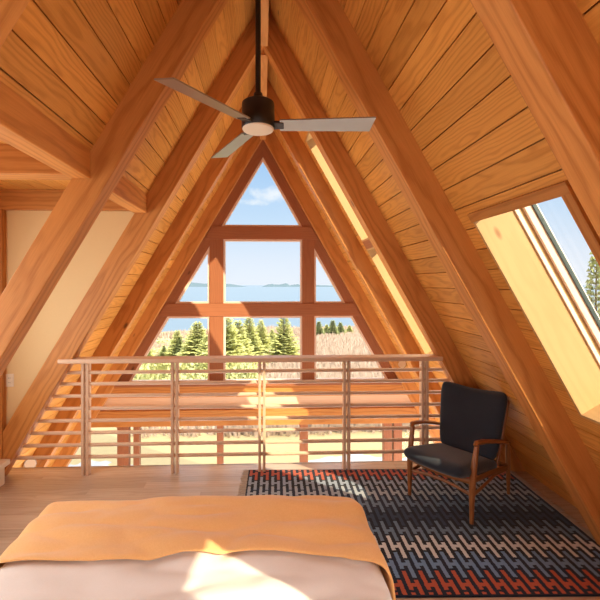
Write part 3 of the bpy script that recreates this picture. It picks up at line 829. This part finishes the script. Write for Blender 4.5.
def shrub_proto(seed, mat, n=420):
    rnd = random.Random(seed); mb = MB(); vs, fs = [], []
    for _ in range(n):
        a = rnd.random() * 2 * PI; z = rnd.random() ** .8; r = (1 - z * z) ** .5 * rnd.uniform(.55, 1)
        c = Vector((math.cos(a) * r, math.sin(a) * r, z * .8)); s = rnd.uniform(.05, .12)
        u = Vector((rnd.gauss(0, 1), rnd.gauss(0, 1), rnd.gauss(0, 1))).normalized(); v = u.orthogonal().normalized()
        k = len(vs); vs += [c - u * s, c + v * s * .5, c + u * s, c - v * s * .5]; fs.append((k, k + 1, k + 2, k + 3))
    mb.raw(vs, fs); return mb.build('shrub', mat, fix=False)
sp0 = shrub_proto(5, M['shrub']); first = True
SH = [(128, 365, 20, 2.0), (142, 362, 24, 2.2), (156, 358, 22, 2.0), (170, 361, 26, 2.4), (184, 358, 24, 2.2), (198, 357, 23, 2.0), (212, 360, 21, 1.8), (232, 356, 20, 1.6), (246, 362, 19, 1.2), (125, 344, 58, 4.5), (146, 341, 60, 4.6), (168, 340, 62, 4.6), (190, 339, 60, 4.4), (210, 340, 62, 4.4), (230, 338, 60, 4.0), (120, 352, 38, 3.2), (135, 349, 42, 3.4), (152, 351, 38, 3.2), (168, 348, 44, 3.6), (184, 350, 40, 3.2), (200, 347, 44, 3.4), (212, 350, 38, 3.), (236, 345, 44, 2.6), (256, 349, 44, 2.2), (276, 352, 42, 1.8), (150, 372, 16, 1.3), (176, 374, 15.5, 1.2), (200, 371, 16, 1.2)]
for i, (px, top, D, w) in enumerate(SH):
    o = sp0 if first else sp0.copy()
    if not first: C.objects.link(o)
    first = False
    x = (px - 263) / 400 * D; zt = CAM_H - (top - 284) / 400 * D; zb = gz(x, D) - .1
    KEEP.append((x, D, w * .9))
    o.location = (x, D, zb); o.scale = (w * .8, w * .8, max(.5, (zt - zb) / .8)); o.rotation_euler = (0, 0, i * 1.7)
    tag(o, 'yellow green shrub below the evergreens outside the lower panes', 'shrub', 'shrubs below the evergreens')

mb = MB(); vs, fs = [], []; rnd = random.Random(11)
for _ in range(22000):
    D = 13 + 75 * rnd.random() ** 1.5; x = rnd.uniform(-.34, .55) * D
    if x < -.09 * D and rnd.random() < .85: continue
    if any((x - kx) ** 2 + (D - ky) ** 2 < (kr + .9) ** 2 for kx, ky, kr in KEEP): continue
    h = rnd.uniform(.35, .85) * (.5 + D / 60); z = gz(x, D)
    for b in range(4):
        a = rnd.random() * 6.3; d = Vector((math.cos(a), math.sin(a), 0)); w = .03 + .0016 * D
        p = Vector((x, D, z)) + d * rnd.uniform(0, .35); t = p + d * rnd.uniform(.05, .5) * h + Vector((0, 0, h * rnd.uniform(.5, 1)))
        k = len(vs); vs += [p - Vector((w, 0, 0)), p + Vector((w, 0, 0)), t]; fs.append((k, k + 1, k + 2))
mb.raw(vs, fs); tag(mb.build('dry_scrub', M['scrub'], fix=False), 'tangle of tan winter scrub covering the slope', 'scrub', kind='stuff')
# ------------------------------------------------------------------ sky, sun, added fill lights
wd = bpy.data.worlds.new('World'); bpy.context.scene.world = wd; wd.use_nodes = True
nt = wd.node_tree; nt.nodes.clear()
W = NT.__new__(NT); W.t = nt; W.n = nt.nodes; W.out = nt.nodes.new('ShaderNodeOutputWorld')
gen = W.add('ShaderNodeTexCoord').outputs['Generated']
sp = W.add('ShaderNodeSeparateXYZ'); W.link(gen, sp.inputs[0])
sky = W.ramp(sp.outputs[2], [(0, c4(.80, .84, .93)), (.06, c4(.74, .81, .93)), (.16, c4(.55, .71, .91)), (.30, c4(.36, .57, .86)), (.36, c4(.60, .76, .95)), (.48, c4(1, 1, 1)), (1, c4(1, 1, 1))])
high = W.add('ShaderNodeMapRange'); W.link(sp.outputs[2], high.inputs['Value'])
for k_, v_ in (('From Min', .32), ('From Max', .55), ('To Min', 1.0), ('To Max', 3.5)): high.inputs[k_].default_value = v_
cl = W.noise(W.vmul(gen, (1, 1, 2.6)), 2.6, 6, .6)
cl = W.math('MULTIPLY', W.math('SUBTRACT', cl, .56), 3.2, clamp=True)
back = W.math('LESS_THAN', sp.outputs[1], .55)
# the small cumulus over the bay
ax = W.math('DIVIDE', sp.outputs[0], W.math('MAXIMUM', sp.outputs[1], .05)); az = W.math('DIVIDE', sp.outputs[2], W.math('MAXIMUM', sp.outputs[1], .05))
def sq(v, c, r): t = W.math('DIVIDE', W.math('SUBTRACT', v, c), r); return W.math('MULTIPLY', t, t)
puff = W.math('SUBTRACT', 1.0, W.math('ADD', sq(ax, .012, .062), sq(az, .225, .024)))
puff2 = W.math('SUBTRACT', 1.0, W.math('ADD', sq(ax, -.035, .055), sq(az, .205, .012)))
pn = W.noise(gen, 26, 5, .6)
puff = W.math('MULTIPLY', W.math('ADD', W.math('MAXIMUM', puff, puff2), W.math('MULTIPLY', W.math('SUBTRACT', pn, .55), 3.2)), .75, clamp=True)
puff = W.math('MULTIPLY', puff, W.math('GREATER_THAN', sp.outputs[1], .3))
cov = W.math('MAXIMUM', W.math('MULTIPLY', W.math('MULTIPLY', cl, back), .5), W.math('MULTIPLY', puff, .95))
col = W.mix(cov, sky, c4(.93, .93, .95))
bg = W.add('ShaderNodeBackground'); W.link(col, bg.inputs[0]); W.link(high.outputs[0], bg.inputs[1])
W.link(bg.outputs[0], W.out.inputs[0])

SUN_DIR = Vector((-.893, 1.0, -.825)).normalized()
sl = bpy.data.lights.new('sun', 'SUN'); sl.energy = 7; sl.angle = math.radians(.55); sl.color = (1, .84, .60)
so = bpy.data.objects.new('sun', sl); so.rotation_euler = SUN_DIR.to_track_quat('-Z', 'Y').to_euler(); C.objects.link(so)
def area(name, loc, direction, sx, sy, power, color):
    l = bpy.data.lights.new(name, 'AREA'); l.shape = 'RECTANGLE'; l.size = sx; l.size_y = sy; l.energy = power; l.color = color
    o = bpy.data.objects.new(name, l); o.location = loc; o.rotation_euler = Vector(direction).to_track_quat('-Z', 'Y').to_euler(); C.objects.link(o)
area('rear_window_fill', (0, YREAR + .02, 1.5), (0, 1, 0), 2.5, 1.9, 10, (1, .90, .78))  # fill lamp added at the unseen rear window
for y, p in ((.25, 5), (2.27, 24)): area('dormer_window_fill', (XW + .02, y, 1.45), (1, 0, 0), 1.8, 1.3, p, (1, .98, .95))  # lamps added inside the dormer windows to strengthen their daylight
area('roof_window_fill', RP(1, 2.90, -.19, .40), (-.87, 0, -.49), .6, 1.1, 58, (1, .98, .96))  # lamp added in the roof window behind the camera, boosts its skylight
area('below_loft_fill', (0, 4.9, -2.45), (0, -.40, 1), 5.0, 1.8, 180, (1, .95, .88))  # added fill hidden under the loft edge, lights ceilings and undersides from below
area('low_right_fill', (roof_x(1, -1.3) - .05, 5.0, -1.3), (-.87, 0, .3), 1.6, 1.2, 45, (1, .97, .94))  # added fill out of view low on the right roof, no window there

# ------------------------------------------------------------------ camera
YAW = math.radians(2.3)
cd = bpy.data.cameras.new('camera'); cd.sensor_width = 36; cd.sensor_fit = 'HORIZONTAL'; cd.lens = 400 / 600 * 36; cd.clip_end = 20000; cd.clip_start = .05
co = bpy.data.objects.new('camera', cd); co.location = (0, 0, CAM_H); co.rotation_euler = (PI / 2, 0, -YAW); C.objects.link(co)
cd.shift_x = (300 - (263 + 400 * math.tan(YAW))) / 600; cd.shift_y = (284 - 300) / 600
sc = bpy.context.scene; sc.camera = co
sc.view_settings.view_transform = 'Standard'; sc.view_settings.look = 'None'; sc.view_settings.gamma = 1; sc.view_settings.exposure = .17
sc.view_settings.use_curve_mapping = False
sc.cycles.use_denoising = True
sc.cycles.max_bounces = 10; sc.cycles.diffuse_bounces = 6; sc.cycles.transparent_max_bounces = 16; sc.cycles.sample_clamp_indirect = 6
